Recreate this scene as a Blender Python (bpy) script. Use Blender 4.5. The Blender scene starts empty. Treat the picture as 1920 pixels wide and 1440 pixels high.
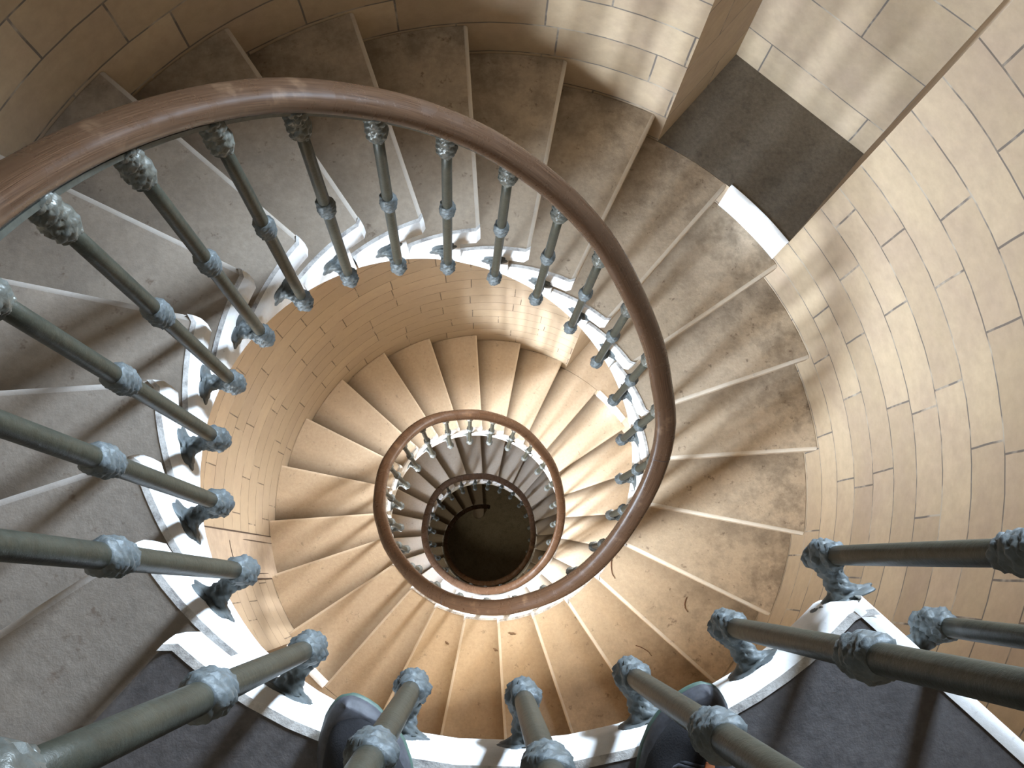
import bpy, bmesh, math, random
from mathutils import Vector, Matrix, noise

random.seed(7)
PI = math.pi
SC = bpy.context.scene
COL = SC.collection

# ------------------------------------------------------------------ measures
H = 0.17                       # riser
D = PI / 12                    # one step = 15 degrees
TH0 = 3.94796                  # angle of the landing's nosing
RI = 0.622                     # inner end of the steps
RO = 1.333                     # face of the round wall
NOSE = 0.065                   # thickness of the nosing
OVER = 0.066                   # overhang of the nosing
NSTEP = 81                     # lowest step
ZF = -H * (NSTEP + 1)          # ground floor
ZTOP = 3.45
AXIS = math.radians(46.6)      # direction of the window recesses
HALFW = 0.307                  # half width of a recess
BACK = 1.775                   # distance of the recess back wall
NH = 3.3                       # height of a recess


def smooth(x):
    x = max(0.0, min(1.0, x))
    return x * x * (3 - 2 * x)


# ------------------------------------------------------------------ helpers
def link(o):
    COL.objects.link(o)
    return o


def mesh_obj(name, verts, faces, mat, parent=None, shade=True, uvs=None, mats=None, fm=None):
    me = bpy.data.meshes.new(name)
    me.from_pydata([tuple(v) for v in verts], [], faces)
    if uvs is not None:
        ul = me.uv_layers.new(name='UVMap')
        for lo in me.loops:
            ul.data[lo.index].uv = uvs[lo.vertex_index]
    for m in (mats or [mat]):
        me.materials.append(m)
    if fm is not None:
        for p, k in zip(me.polygons, fm):
            p.material_index = k
    if shade:
        for p in me.polygons:
            p.use_smooth = True
    me.update()
    o = link(bpy.data.objects.new(name, me))
    o.parent = parent
    return o


def fix_normals(o):
    bm = bmesh.new()
    bm.from_mesh(o.data)
    bmesh.ops.recalc_face_normals(bm, faces=bm.faces)
    bm.to_mesh(o.data)
    bm.free()
    return o


def sharp(o, deg=35):
    me = o.data
    bm = bmesh.new()
    bm.from_mesh(me)
    for e in bm.edges:
        if len(e.link_faces) == 2 and e.calc_face_angle(0) > math.radians(deg):
            e.smooth = False
    bm.to_mesh(me)
    bm.free()
    return o


def thing(name, label, cat, loc=(0, 0, 0), group=None):
    o = link(bpy.data.objects.new(name, None))
    o.empty_display_size = 0.05
    o.location = loc
    tag(o, label, cat, group)
    return o


def tag(o, label, cat, group=None):
    o['label'] = label
    o['category'] = cat
    if group:
        o['group'] = group
    return o


def struct(o):
    o['kind'] = 'structure'
    return o


def copy_tree(root):
    r = root.copy()
    COL.objects.link(r)
    for ch in root.children:
        c = ch.copy()
        COL.objects.link(c)
        c.parent = r
        for g in ch.children:
            d = g.copy()
            COL.objects.link(d)
            d.parent = c
    return r


# ------------------------------------------------------------------ materials
def new_mat(name):
    m = bpy.data.materials.new(name)
    m.use_nodes = True
    nt = m.node_tree
    b = nt.nodes['Principled BSDF']
    return m, nt, b


def N(nt, t, **kw):
    n = nt.nodes.new(t)
    for k, v in kw.items():
        if k in n.inputs.keys() if hasattr(n.inputs, 'keys') else False:
            n.inputs[k].default_value = v
        else:
            setattr(n, k, v)
    return n


def noise_tex(nt, vec, scale, detail=5, rough=0.6):
    n = nt.nodes.new('ShaderNodeTexNoise')
    n.inputs['Scale'].default_value = scale
    n.inputs['Detail'].default_value = detail
    n.inputs['Roughness'].default_value = rough
    nt.links.new(vec, n.inputs['Vector'])
    return n.outputs['Fac']


def ramp(nt, fac, stops):
    r = nt.nodes.new('ShaderNodeValToRGB')
    cr = r.color_ramp
    while len(cr.elements) < len(stops):
        cr.elements.new(0.5)
    for e, (p, c) in zip(cr.elements, stops):
        e.position = p
        e.color = (c, c, c, 1) if isinstance(c, (int, float)) else (*c, 1)
    nt.links.new(fac, r.inputs['Fac'])
    return r.outputs['Color']


def mix(nt, fac, a, b, mode='MIX'):
    m = nt.nodes.new('ShaderNodeMix')
    m.data_type = 'RGBA'
    m.blend_type = mode
    for sock, v in ((m.inputs[0], fac), (m.inputs[6], a), (m.inputs[7], b)):
        if hasattr(v, 'links') or isinstance(v, bpy.types.NodeSocket):
            nt.links.new(v, sock)
        elif isinstance(v, (int, float)):
            sock.default_value = v
        else:
            sock.default_value = (*v, 1)
    return m.outputs[2]


def math_node(nt, op, a, b=None, c=None):
    m = nt.nodes.new('ShaderNodeMath')
    m.operation = op
    for i, v in enumerate((a, b, c)):
        if v is None:
            continue
        if isinstance(v, bpy.types.NodeSocket):
            nt.links.new(v, m.inputs[i])
        else:
            m.inputs[i].default_value = v
    return m.outputs[0]


def bump(nt, b, height, strength=0.3, dist=0.01):
    n = nt.nodes.new('ShaderNodeBump')
    n.inputs['Strength'].default_value = strength
    n.inputs['Distance'].default_value = dist
    nt.links.new(height, n.inputs['Height'])
    nt.links.new(n.outputs['Normal'], b.inputs['Normal'])


def pos(nt):
    return nt.nodes.new('ShaderNodeNewGeometry').outputs['Position']


def mat_tread(edge=False):
    m, nt, b = new_mat('limestone_nosing' if edge else 'worn_limestone')
    P = pos(nt)
    big = noise_tex(nt, P, 3.2, 4, 0.55)
    fine = noise_tex(nt, P, 55, 4, 0.7)
    spot = noise_tex(nt, P, 26, 3, 0.75)
    mid = noise_tex(nt, P, 10, 6, 0.7)
    base = ramp(nt, big, [(0.3, (0.52, 0.41, 0.29)), (0.7, (0.62, 0.50, 0.37))])
    sep = nt.nodes.new('ShaderNodeSeparateXYZ')
    nt.links.new(P, sep.inputs[0])
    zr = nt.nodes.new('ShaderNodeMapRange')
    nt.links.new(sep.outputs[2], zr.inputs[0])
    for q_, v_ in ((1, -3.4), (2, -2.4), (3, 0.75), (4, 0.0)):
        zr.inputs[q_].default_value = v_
    base = mix(nt, zr.outputs[0], base, (0.64, 0.48, 0.31))  # warmth of bounced light painted into the lower treads
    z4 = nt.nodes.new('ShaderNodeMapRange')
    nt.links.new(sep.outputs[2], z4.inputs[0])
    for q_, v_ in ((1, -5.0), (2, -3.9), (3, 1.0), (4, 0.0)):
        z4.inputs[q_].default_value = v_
    base = mix(nt, z4.outputs[0], base, (0.70, 0.595, 0.465))  # turns further down painted paler to stand in for light
    r2 = math_node(nt, 'ADD', math_node(nt, 'MULTIPLY', sep.outputs[0], sep.outputs[0]),
                   math_node(nt, 'MULTIPLY', sep.outputs[1], sep.outputs[1]))
    rr = math_node(nt, 'SQRT', r2)
    near_wall = ramp(nt, math_node(nt, 'SUBTRACT', rr, 0.35), [(0.45, 0.0), (0.92, 1.0)])
    # upper flight: its shade painted in as darker grey; dirt also heavier there
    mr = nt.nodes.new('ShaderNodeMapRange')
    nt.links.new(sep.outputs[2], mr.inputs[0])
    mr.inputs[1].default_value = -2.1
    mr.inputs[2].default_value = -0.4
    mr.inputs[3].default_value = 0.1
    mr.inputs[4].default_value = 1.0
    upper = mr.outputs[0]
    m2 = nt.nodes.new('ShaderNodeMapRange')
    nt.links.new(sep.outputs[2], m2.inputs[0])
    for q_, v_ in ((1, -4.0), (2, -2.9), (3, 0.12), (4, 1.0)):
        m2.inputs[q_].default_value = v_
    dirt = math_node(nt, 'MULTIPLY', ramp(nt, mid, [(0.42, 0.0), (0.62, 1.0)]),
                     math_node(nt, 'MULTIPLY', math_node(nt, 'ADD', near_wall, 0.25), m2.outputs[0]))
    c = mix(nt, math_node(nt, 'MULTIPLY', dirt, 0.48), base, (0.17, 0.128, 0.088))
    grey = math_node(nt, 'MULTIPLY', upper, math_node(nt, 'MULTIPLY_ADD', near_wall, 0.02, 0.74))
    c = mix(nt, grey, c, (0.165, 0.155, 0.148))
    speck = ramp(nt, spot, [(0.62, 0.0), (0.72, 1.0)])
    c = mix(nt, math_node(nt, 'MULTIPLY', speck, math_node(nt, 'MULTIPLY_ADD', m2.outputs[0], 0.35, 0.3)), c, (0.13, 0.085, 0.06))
    c = mix(nt, 0.35, c, ramp(nt, fine, [(0.3, 0.35), (0.7, 0.65)]), 'OVERLAY')
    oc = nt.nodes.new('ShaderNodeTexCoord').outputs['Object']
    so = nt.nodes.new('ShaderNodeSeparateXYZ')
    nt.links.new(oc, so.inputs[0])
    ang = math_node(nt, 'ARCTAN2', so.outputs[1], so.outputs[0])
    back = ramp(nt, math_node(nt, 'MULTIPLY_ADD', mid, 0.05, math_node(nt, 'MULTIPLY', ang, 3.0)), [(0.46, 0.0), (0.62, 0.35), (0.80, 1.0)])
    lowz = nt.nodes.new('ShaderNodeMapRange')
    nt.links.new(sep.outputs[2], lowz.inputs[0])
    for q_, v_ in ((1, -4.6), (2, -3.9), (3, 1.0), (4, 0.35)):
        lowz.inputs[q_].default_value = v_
    c = mix(nt, math_node(nt, 'MULTIPLY', back, math_node(nt, 'MULTIPLY', lowz.outputs[0], 0.85)), c, (0.115, 0.085, 0.056))  # dark back band: dirt plus painted shade below the next step up
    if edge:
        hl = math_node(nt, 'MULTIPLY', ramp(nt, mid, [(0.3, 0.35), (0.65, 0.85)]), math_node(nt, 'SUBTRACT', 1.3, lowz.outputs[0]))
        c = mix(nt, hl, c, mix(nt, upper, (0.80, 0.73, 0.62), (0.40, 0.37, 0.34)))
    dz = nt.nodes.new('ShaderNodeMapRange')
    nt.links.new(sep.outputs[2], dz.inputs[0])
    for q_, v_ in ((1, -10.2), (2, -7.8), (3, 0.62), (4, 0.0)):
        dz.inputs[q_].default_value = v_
    c = mix(nt, dz.outputs[0], c, (0.17, 0.13, 0.09))  # deepest treads darkened, shade of the well put into the colour
    nt.links.new(c, b.inputs['Base Color'])
    b.inputs['Roughness'].default_value = 0.72
    b.inputs['Specular IOR Level'].default_value = 0.3
    bump(nt, b, mix(nt, 0.5, mid, fine), 0.25, 0.008)
    return m


def mat_dark_stone(name, a, bcol, sp):
    m, nt, b = new_mat(name)
    P = pos(nt)
    big = noise_tex(nt, P, 4, 5, 0.6)
    mid = noise_tex(nt, P, 13, 6, 0.7)
    fine = noise_tex(nt, P, 70, 4, 0.7)
    c = ramp(nt, big, [(0.3, a), (0.7, bcol)])
    c = mix(nt, ramp(nt, mid, [(0.5, 0.0), (0.7, 0.5)]), c, sp)
    c = mix(nt, 0.5, c, ramp(nt, fine, [(0.3, 0.3), (0.72, 0.7)]), 'OVERLAY')
    nt.links.new(c, b.inputs['Base Color'])
    b.inputs['Roughness'].default_value = 0.8
    b.inputs['Specular IOR Level'].default_value = 0.25
    bump(nt, b, mix(nt, 0.4, mid, fine), 0.25, 0.008)
    return m


def mat_paint():
    m, nt, b = new_mat('white_limewash')
    P = pos(nt)
    n1 = noise_tex(nt, P, 18, 6, 0.7)
    n2 = noise_tex(nt, P, 90, 3, 0.7)
    c = ramp(nt, n1, [(0.3, (0.80, 0.79, 0.76)), (0.6, (0.90, 0.89, 0.87))])
    c = mix(nt, ramp(nt, n2, [(0.62, 0.0), (0.75, 0.45)]), c, (0.45, 0.43, 0.4))
    sp = nt.nodes.new('ShaderNodeSeparateXYZ')
    nt.links.new(P, sp.inputs[0])
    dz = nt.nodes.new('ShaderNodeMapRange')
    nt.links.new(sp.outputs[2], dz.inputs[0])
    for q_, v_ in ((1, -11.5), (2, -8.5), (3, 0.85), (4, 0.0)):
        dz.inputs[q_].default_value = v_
    c = mix(nt, dz.outputs[0], c, (0.22, 0.2, 0.16))  # shade deep in the well painted over the white
    nt.links.new(c, b.inputs['Base Color'])
    b.inputs['Roughness'].default_value = 0.7
    bump(nt, b, n1, 0.2, 0.006)
    return m


def mat_worn_edge():
    m, nt, b = new_mat('worn_painted_edge')
    P = pos(nt)
    n1 = noise_tex(nt, P, 30, 6, 0.75)
    c = ramp(nt, n1, [(0.36, (0.27, 0.25, 0.24)), (0.5, (0.55, 0.53, 0.5)), (0.66, (0.72, 0.7, 0.67))])
    nt.links.new(c, b.inputs['Base Color'])
    b.inputs['Roughness'].default_value = 0.75
    bump(nt, b, n1, 0.35, 0.006)
    return m


def mat_wall(name='ashlar_wall', bw=0.47, rh=0.17, off=0.02, tint=1.0, mort=0.0035):
    m, nt, b = new_mat(name)
    uv = nt.nodes.new('ShaderNodeUVMap').outputs['UV']
    P = pos(nt)
    wob = nt.nodes.new('ShaderNodeTexNoise')
    wob.inputs['Scale'].default_value = 3.0
    nt.links.new(P, wob.inputs['Vector'])
    ad = nt.nodes.new('ShaderNodeVectorMath')
    ad.operation = 'SCALE'
    ad.inputs['Scale'].default_value = 0.014
    nt.links.new(wob.outputs['Color'], ad.inputs[0])
    va = nt.nodes.new('ShaderNodeVectorMath')
    va.operation = 'ADD'
    nt.links.new(uv, va.inputs[0])
    nt.links.new(ad.outputs[0], va.inputs[1])
    vb = nt.nodes.new('ShaderNodeVectorMath')
    vb.operation = 'ADD'
    nt.links.new(va.outputs[0], vb.inputs[0])
    vb.inputs[1].default_value = (0.0, 10 * rh * 4 - off, 0)
    br = nt.nodes.new('ShaderNodeTexBrick')
    nt.links.new(vb.outputs[0], br.inputs['Vector'])
    br.offset = 0.42
    br.offset_frequency = 2
    br.squash = 0.7
    br.squash_frequency = 3
    br.inputs['Scale'].default_value = 1.0
    br.inputs['Brick Width'].default_value = bw
    br.inputs['Row Height'].default_value = rh
    br.inputs['Mortar Size'].default_value = mort
    br.inputs['Mortar Smooth'].default_value = 0.3
    br.inputs['Bias'].default_value = 0.0
    t = tint
    br.inputs['Color1'].default_value = (0.39 * t, 0.293 * t, 0.19 * t, 1)
    br.inputs['Color2'].default_value = (0.50 * t, 0.385 * t, 0.257 * t, 1)
    br.inputs['Mortar'].default_value = (0.5, 0.5, 0.5, 1)
    n1 = noise_tex(nt, P, 3.5, 5, 0.6)
    n2 = noise_tex(nt, P, 24, 5, 0.7)
    joint = noise_tex(nt, P, 9, 3, 0.6)
    c = br.outputs['Color']
    c = mix(nt, ramp(nt, n1, [(0.42, 0.0), (0.68, 0.55)]), c, (0.37 * t, 0.27 * t, 0.20 * t))
    c = mix(nt, 0.22, c, ramp(nt, n2, [(0.3, 0.32), (0.7, 0.68)]), 'OVERLAY')
    sw = nt.nodes.new('ShaderNodeSeparateXYZ')
    nt.links.new(P, sw.inputs[0])
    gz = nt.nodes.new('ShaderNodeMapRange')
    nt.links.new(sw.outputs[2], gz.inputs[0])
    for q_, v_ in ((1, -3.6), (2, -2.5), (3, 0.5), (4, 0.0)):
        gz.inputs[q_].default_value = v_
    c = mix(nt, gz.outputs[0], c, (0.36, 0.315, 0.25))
    # joints: dark, but only here and there open; elsewhere filled pale
    open_j = ramp(nt, joint, [(0.36, (0.40, 0.33, 0.24)), (0.50, (0.10, 0.07, 0.045))])
    c = mix(nt, math_node(nt, 'MULTIPLY', br.outputs['Fac'], 0.85), c, open_j)
    nt.links.new(c, b.inputs['Base Color'])
    b.inputs['Roughness'].default_value = 0.75
    b.inputs['Specular IOR Level'].default_value = 0.25
    hgt = math_node(nt, 'SUBTRACT', math_node(nt, 'MULTIPLY', n2, 0.3), br.outputs['Fac'])
    bump(nt, b, hgt, 0.35, 0.006)
    return m


def mat_bronze(name, dark, mid, verd, amount, rough=0.5):
    m, nt, b = new_mat(name)
    tc = nt.nodes.new('ShaderNodeTexCoord').outputs['Object']
    P = pos(nt)
    n1 = noise_tex(nt, P, 14, 5, 0.65)
    n2 = noise_tex(nt, P, 75, 5, 0.7)
    c = ramp(nt, n1, [(0.35, dark), (0.65, mid)])
    geo = nt.nodes.new('ShaderNodeNewGeometry')
    pt = ramp(nt, geo.outputs['Pointiness'], [(0.44, 0.0), (0.56, 1.0)])
    v = math_node(nt, 'MULTIPLY', ramp(nt, n2, [(0.35, 0.25), (0.6, 1.0)]), amount)
    v2 = math_node(nt, 'MULTIPLY', v, math_node(nt, 'MULTIPLY_ADD', pt, 0.6, 0.4))
    c = mix(nt, v2, c, verd)
    nt.links.new(c, b.inputs['Base Color'])
    b.inputs['Metallic'].default_value = 0.2
    b.inputs['Specular IOR Level'].default_value = 0.3
    b.inputs['Roughness'].default_value = rough
    bump(nt, b, n2, 0.3, 0.003)
    return m


def mat_rail():
    m, nt, b = new_mat('varnished_wood')
    uv = nt.nodes.new('ShaderNodeUVMap').outputs['UV']
    mp = nt.nodes.new('ShaderNodeMapping')
    mp.inputs['Scale'].default_value = (3.0, 60.0, 1.0)
    nt.links.new(uv, mp.inputs['Vector'])
    grain = noise_tex(nt, mp.outputs[0], 2.2, 6, 0.65)
    P = pos(nt)
    wear = noise_tex(nt, P, 7, 5, 0.7)
    c = ramp(nt, grain, [(0.3, (0.026, 0.013, 0.007)), (0.55, (0.055, 0.029, 0.016)), (0.75, (0.095, 0.055, 0.032))])
    c = mix(nt, ramp(nt, wear, [(0.58, 0.0), (0.74, 0.4)]), c, (0.2, 0.12, 0.065))
    nt.links.new(c, b.inputs['Base Color'])
    nt.links.new(ramp(nt, wear, [(0.4, 0.22), (0.7, 0.42)]), b.inputs['Roughness'])
    b.inputs['Coat Weight'].default_value = 0.08
    b.inputs['Specular IOR Level'].default_value = 0.22
    b.inputs['Coat Roughness'].default_value = 0.18
    bump(nt, b, grain, 0.03, 0.001)
    return m


def mat_plain(name, col, rough=0.6, metal=0.0, nscale=60, namt=0.3, bumpv=0.2):
    m, nt, b = new_mat(name)
    P = pos(nt)
    n1 = noise_tex(nt, P, nscale, 4, 0.65)
    lo = tuple(x * (1 - namt) for x in col)
    hi = tuple(min(1, x * (1 + namt)) for x in col)
    nt.links.new(ramp(nt, n1, [(0.3, lo), (0.7, hi)]), b.inputs['Base Color'])
    b.inputs['Roughness'].default_value = rough
    b.inputs['Metallic'].default_value = metal
    if bumpv:
        bump(nt, b, n1, bumpv, 0.002)
    return m


def mat_glass():
    m = bpy.data.materials.new('window_glass')
    m.use_nodes = True
    nt = m.node_tree
    nt.nodes.clear()
    out = nt.nodes.new('ShaderNodeOutputMaterial')
    mx = nt.nodes.new('ShaderNodeMixShader')
    tr = nt.nodes.new('ShaderNodeBsdfTransparent')
    gl = nt.nodes.new('ShaderNodeBsdfGlossy')
    gl.inputs['Roughness'].default_value = 0.05
    tr.inputs['Color'].default_value = (0.95, 0.97, 1, 1)
    mx.inputs[0].default_value = 0.08
    nt.links.new(tr.outputs[0], mx.inputs[1])
    nt.links.new(gl.outputs[0], mx.inputs[2])
    nt.links.new(mx.outputs[0], out.inputs[0])
    return m


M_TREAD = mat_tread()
M_LAND = mat_dark_stone('dark_landing_stone', (0.088, 0.081, 0.081), (0.135, 0.126, 0.126), (0.045, 0.041, 0.042))
M_RECESS = mat_dark_stone('dark_recess_stone', (0.17, 0.145, 0.113), (0.22, 0.19, 0.15), (0.08, 0.066, 0.05))
M_FLOOR = mat_dark_stone('dark_floor_stone', (0.25, 0.21, 0.14), (0.31, 0.265, 0.185), (0.12, 0.1, 0.07))
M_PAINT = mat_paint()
M_WORN = mat_worn_edge()
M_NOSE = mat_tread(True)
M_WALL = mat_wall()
M_WALL2 = mat_wall('ashlar_recess', 0.62, 0.32, 0.19, 0.96)
M_PATCH = mat_plain('grey_repair_stone', (0.40, 0.325, 0.25), 0.8, 0, 12, 0.15, 0.2)
M_GAP = mat_plain('dark_crack', (0.06, 0.04, 0.03), 0.9, 0, 40, 0.2, 0)
M_CEIL = mat_plain('dark_timber_ceiling', (0.06, 0.05, 0.04), 0.85, 0, 8, 0.1, 0.1)
M_SHAFT = mat_bronze('patinated_bronze_shaft', (0.020, 0.019, 0.012), (0.036, 0.033, 0.021), (0.065, 0.075, 0.06), 0.3, 0.45)
M_ORN = mat_bronze('verdigris_bronze_ornament', (0.06, 0.06, 0.05), (0.10, 0.105, 0.095), (0.105, 0.122, 0.13), 0.85, 0.55)
M_CAP = mat_bronze('dark_bronze_capital', (0.045, 0.04, 0.03), (0.10, 0.09, 0.065), (0.14, 0.16, 0.155), 0.45, 0.33)
M_RAIL = mat_rail()
M_BAND = mat_plain('dark_iron_band', (0.06, 0.062, 0.05), 0.5, 0.5, 40, 0.3, 0.2)
M_JOINT = mat_plain('dark_rail_joint', (0.03, 0.014, 0.008), 0.5, 0, 40, 0.2, 0)
M_FLECK = mat_plain('white_paint_fleck', (0.75, 0.73, 0.7), 0.6, 0, 60, 0.1, 0)
M_GLASS = mat_glass()
M_FRAME = mat_plain('grey_window_paint', (0.5, 0.5, 0.48), 0.5, 0, 20, 0.1, 0.1)
M_TWIG = mat_plain('dry_twig', (0.16, 0.07, 0.035), 0.8, 0, 80, 0.3, 0.2)
M_LEAF = mat_plain('dry_leaf', (0.17, 0.10, 0.05), 0.8, 0, 80, 0.3, 0.2)
M_KNIT = mat_plain('black_navy_knit', (0.006, 0.0055, 0.007), 0.95, 0, 420, 0.5, 0.3)
M_RIM = mat_plain('dark_grey_shoe_rim', (0.045, 0.045, 0.052), 0.65, 0, 120, 0.3, 0.1)
M_SOLE = mat_plain('grey_green_sole', (0.05, 0.085, 0.065), 0.6, 0, 90, 0.2, 0.1)
M_LACE = mat_plain('charcoal_lace', (0.035, 0.035, 0.042), 0.9, 0, 300, 0.4, 0.3)
M_TAB = mat_plain('orange_tab', (0.5, 0.16, 0.06), 0.7, 0, 100, 0.2, 0)

# ------------------------------------------------------------------ steps


def clip_in(theta, r0):
    s = theta * RI
    return r0 + max(0.0, 0.014 - s) * 0.9


def step_section(r):
    """closed outline (theta, z) of one step at radius r, from the nose round to the back."""
    tr = math.asin(OVER / r)
    tb = D + math.asin(OVER / r)
    e = 1.0 / r
    sof = lambda t: H * t / D - 0.305
    out = []
    k = 0.013
    for i in range(5):                                    # rounded nose edge
        a = PI / 2 * i / 4
        out.append(((k - k * math.sin(a)) * e, -k + k * math.cos(a)))
    out = [((k - k * math.sin(PI / 2 * i / 4)) * e, -k + k * math.cos(PI / 2 * i / 4)) for i in range(5)]
    out.append((0.0, -NOSE + 0.006))
    out.append((0.006 * e, -NOSE))
    out.append((tr, -NOSE))
    for i in range(9):
        t = tr + (tb - tr) * i / 8
        out.append((t, sof(t)))
    top = []
    for i in range(7):
        t = tb + (k * e - tb) * i / 6
        top.append((t, 0.0))
    out += top[:-1]
    return out


def build_step_mesh():
    rs = [None] + [RI + (RO - 0.002 - RI) * (i / 10) for i in range(1, 11)]
    secs = [step_section(RI if r is None else r) for r in rs]
    n = len(secs[0])
    verts, faces, fm = [], [], []
    for r, s in zip(rs, secs):
        for (t, z) in s:
            rr = clip_in(t, RI + 0.014) if r is None else r
            verts.append((rr * math.cos(t), rr * math.sin(t), z))
    for i in range(len(rs) - 1):
        for j in range(n):
            j2 = (j + 1) % n
            faces.append((i * n + j, i * n + j2, (i + 1) * n + j2, (i + 1) * n + j))
            fm.append(1 if j < 4 else 0)
    return verts, faces, fm


def build_side_mesh(theta_end, zbot, clip=True, clip_end=False):
    """limewashed inner face of a step, its bevelled top edge folded over the tread."""
    cols = []
    base = [0, 0.007, 0.014, 0.018, 0.024, 0.04]
    ths = [b / RI for b in base]
    tr = math.asin(OVER / RI)
    cnt = max(12, int(theta_end / 0.025))
    for i in range(cnt + 1):
        t = ths[-1] + (theta_end - ths[-1]) * i / cnt
        ths.append(t)
    ths += [tr - 1e-4, tr + 1e-4]
    ths = sorted(set(round(t, 6) for t in ths))
    verts, faces = [], []
    prof = 7
    for t in ths:
        c0 = clip_in(t, 0.0) if clip else 0.0
        if clip_end:
            c0 += max(0.0, 0.022 - (theta_end - t) * RI) * 0.85
        zb = zbot(t)
        ri = RI - 0.004 + c0
        pts = [(ri + 0.040, zb + 0.001), (ri, zb + 0.002), (ri, (zb - 0.016) / 2), (ri, -0.018), (ri + 0.005, -0.0085),
               (ri + 0.014, 0.0008), (ri + 0.025, 0.0016)]
        for (r, z) in pts:
            verts.append((r * math.cos(t), r * math.sin(t), z))
    for i in range(len(ths) - 1):
        for j in range(prof - 1):
            a = i * prof + j
            faces.append((a, a + prof, a + prof + 1, a + 1))
    # close the nose end
    faces.append(tuple(range(prof)))
    fm = [(1 if (k % (prof - 1)) == prof - 2 else 0) for k in range(len(faces) - 1)] + [0]
    return verts, faces, fm


TRI = math.asin(OVER / RI)
side_bottom = lambda t: -NOSE if t <= TRI else H * t / D - 0.305

ORD = ['', 'first', 'second', 'third', 'fourth', 'fifth', 'sixth', 'seventh', 'eighth', 'ninth', 'tenth', 'eleventh', 'twelfth', 'thirteenth', 'fourteenth', 'fifteenth', 'sixteenth', 'seventeenth', 'eighteenth', 'nineteenth', 'twentieth', 'twenty-first', 'twenty-second', 'twenty-third']
TURN = ['uppermost', 'second', 'third', 'fourth']


def step_label(k):
    if k <= 11:
        light = 'grey bluish' if k <= 4 else 'grey brown shaded'
        return '%s stone step, %s one down from the dark landing with the shoes' % (light, ORD[k])
    if k == 12:
        return 'stone step at the big window recess, level with the dark recess floor'
    if k < 24:
        look = 'grey dirt-speckled' if k < 17 else 'warm tan dusty'
        return '%s stone step, %s one down from the upper window recess' % (look, ORD[k - 12])
    if k == 24:
        return 'warm beige step beneath the landing, level with the hidden lower left recess'
    if k < 36:
        return 'smooth beige stone step of the second turn, %s one above the second right-hand recess' % ORD[36 - k]
    if k == 36:
        return 'beige step level with the small second recess at the upper right'
    if k < 48:
        return 'beige stone step seen inside the big handrail loop, %s one below the second right-hand recess' % ORD[k - 36]
    if k < 60:
        look = 'bluish lit' if k >= 57 else 'brown'
        return '%s step between the two small rail rings, %s above the third right-hand recess' % (look, ORD[60 - k])
    if k < 79:
        return 'deep shadowed stone step of the lowest turn, %s one above the dark ground floor' % ORD[min(82 - k, 23)]
    return ['dark third step up from the floor', 'dark second step up from the floor', 'dark olive bottom step with a rounded end at the foot of the stair'][k - 79] + ('' if k == 81 else ' of the well')


# measured small deviations of single steps (degrees)
JIT = {0: .2, 2: .1, 3: .3, 5: .5, 6: .6, 7: .5, 8: 0, 9: 0, 10: .45, 11: .5, 12: .5, 13: .7, 14: .2, 15: .05, 16: .5, 17: .25, 18: -.4, 25: -.4, 26: -.4, 27: .4, 30: -.4, 31: -.3, 33: .1, 34: .6, 35: .6, 36: .7}
sv = build_step_mesh()
ss = build_side_mesh(D + TRI, side_bottom)
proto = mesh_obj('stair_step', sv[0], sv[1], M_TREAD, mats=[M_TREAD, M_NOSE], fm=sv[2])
fix_normals(proto)
sharp(proto, 40)
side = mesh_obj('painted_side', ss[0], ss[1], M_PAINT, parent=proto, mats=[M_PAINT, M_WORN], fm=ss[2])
sharp(side, 30)
side['label'] = 'white limewashed inner end of the step'
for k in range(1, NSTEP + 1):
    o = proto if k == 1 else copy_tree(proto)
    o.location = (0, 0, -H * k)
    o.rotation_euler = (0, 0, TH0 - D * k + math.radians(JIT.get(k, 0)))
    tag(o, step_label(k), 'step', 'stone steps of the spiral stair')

# bottom step: a rounded end reaching into the well (second part of the lowest step)
last = o
pts = []
for i in range(17):
    a = -PI / 2 + PI * i / 16
    pts.append((0.50 - 0.075 * math.cos(a), 0.085 + 0.085 * math.sin(a)))
cv, cf = [], []
ring = [(0.66, 0.0)] + [(x, y) for (x, y) in pts] + [(0.66, 0.17)]
for z in (0.001, -0.015, -0.16):
    for (x, y) in ring:
        cv.append((x, y, z))
n = len(ring)
cf.append(tuple(range(n)))
for lay in range(2):
    for i in range(n - 1):
        cf.append((lay * n + i, lay * n + i + 1, (lay + 1) * n + i + 1, (lay + 1) * n + i))
ce = fix_normals(mesh_obj('rounded_end', cv, cf, M_TREAD, parent=last, shade=False))

# ------------------------------------------------------------------ landing
EDGE = math.radians(88.4)      # from the top nosing round to the open right edge


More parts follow.
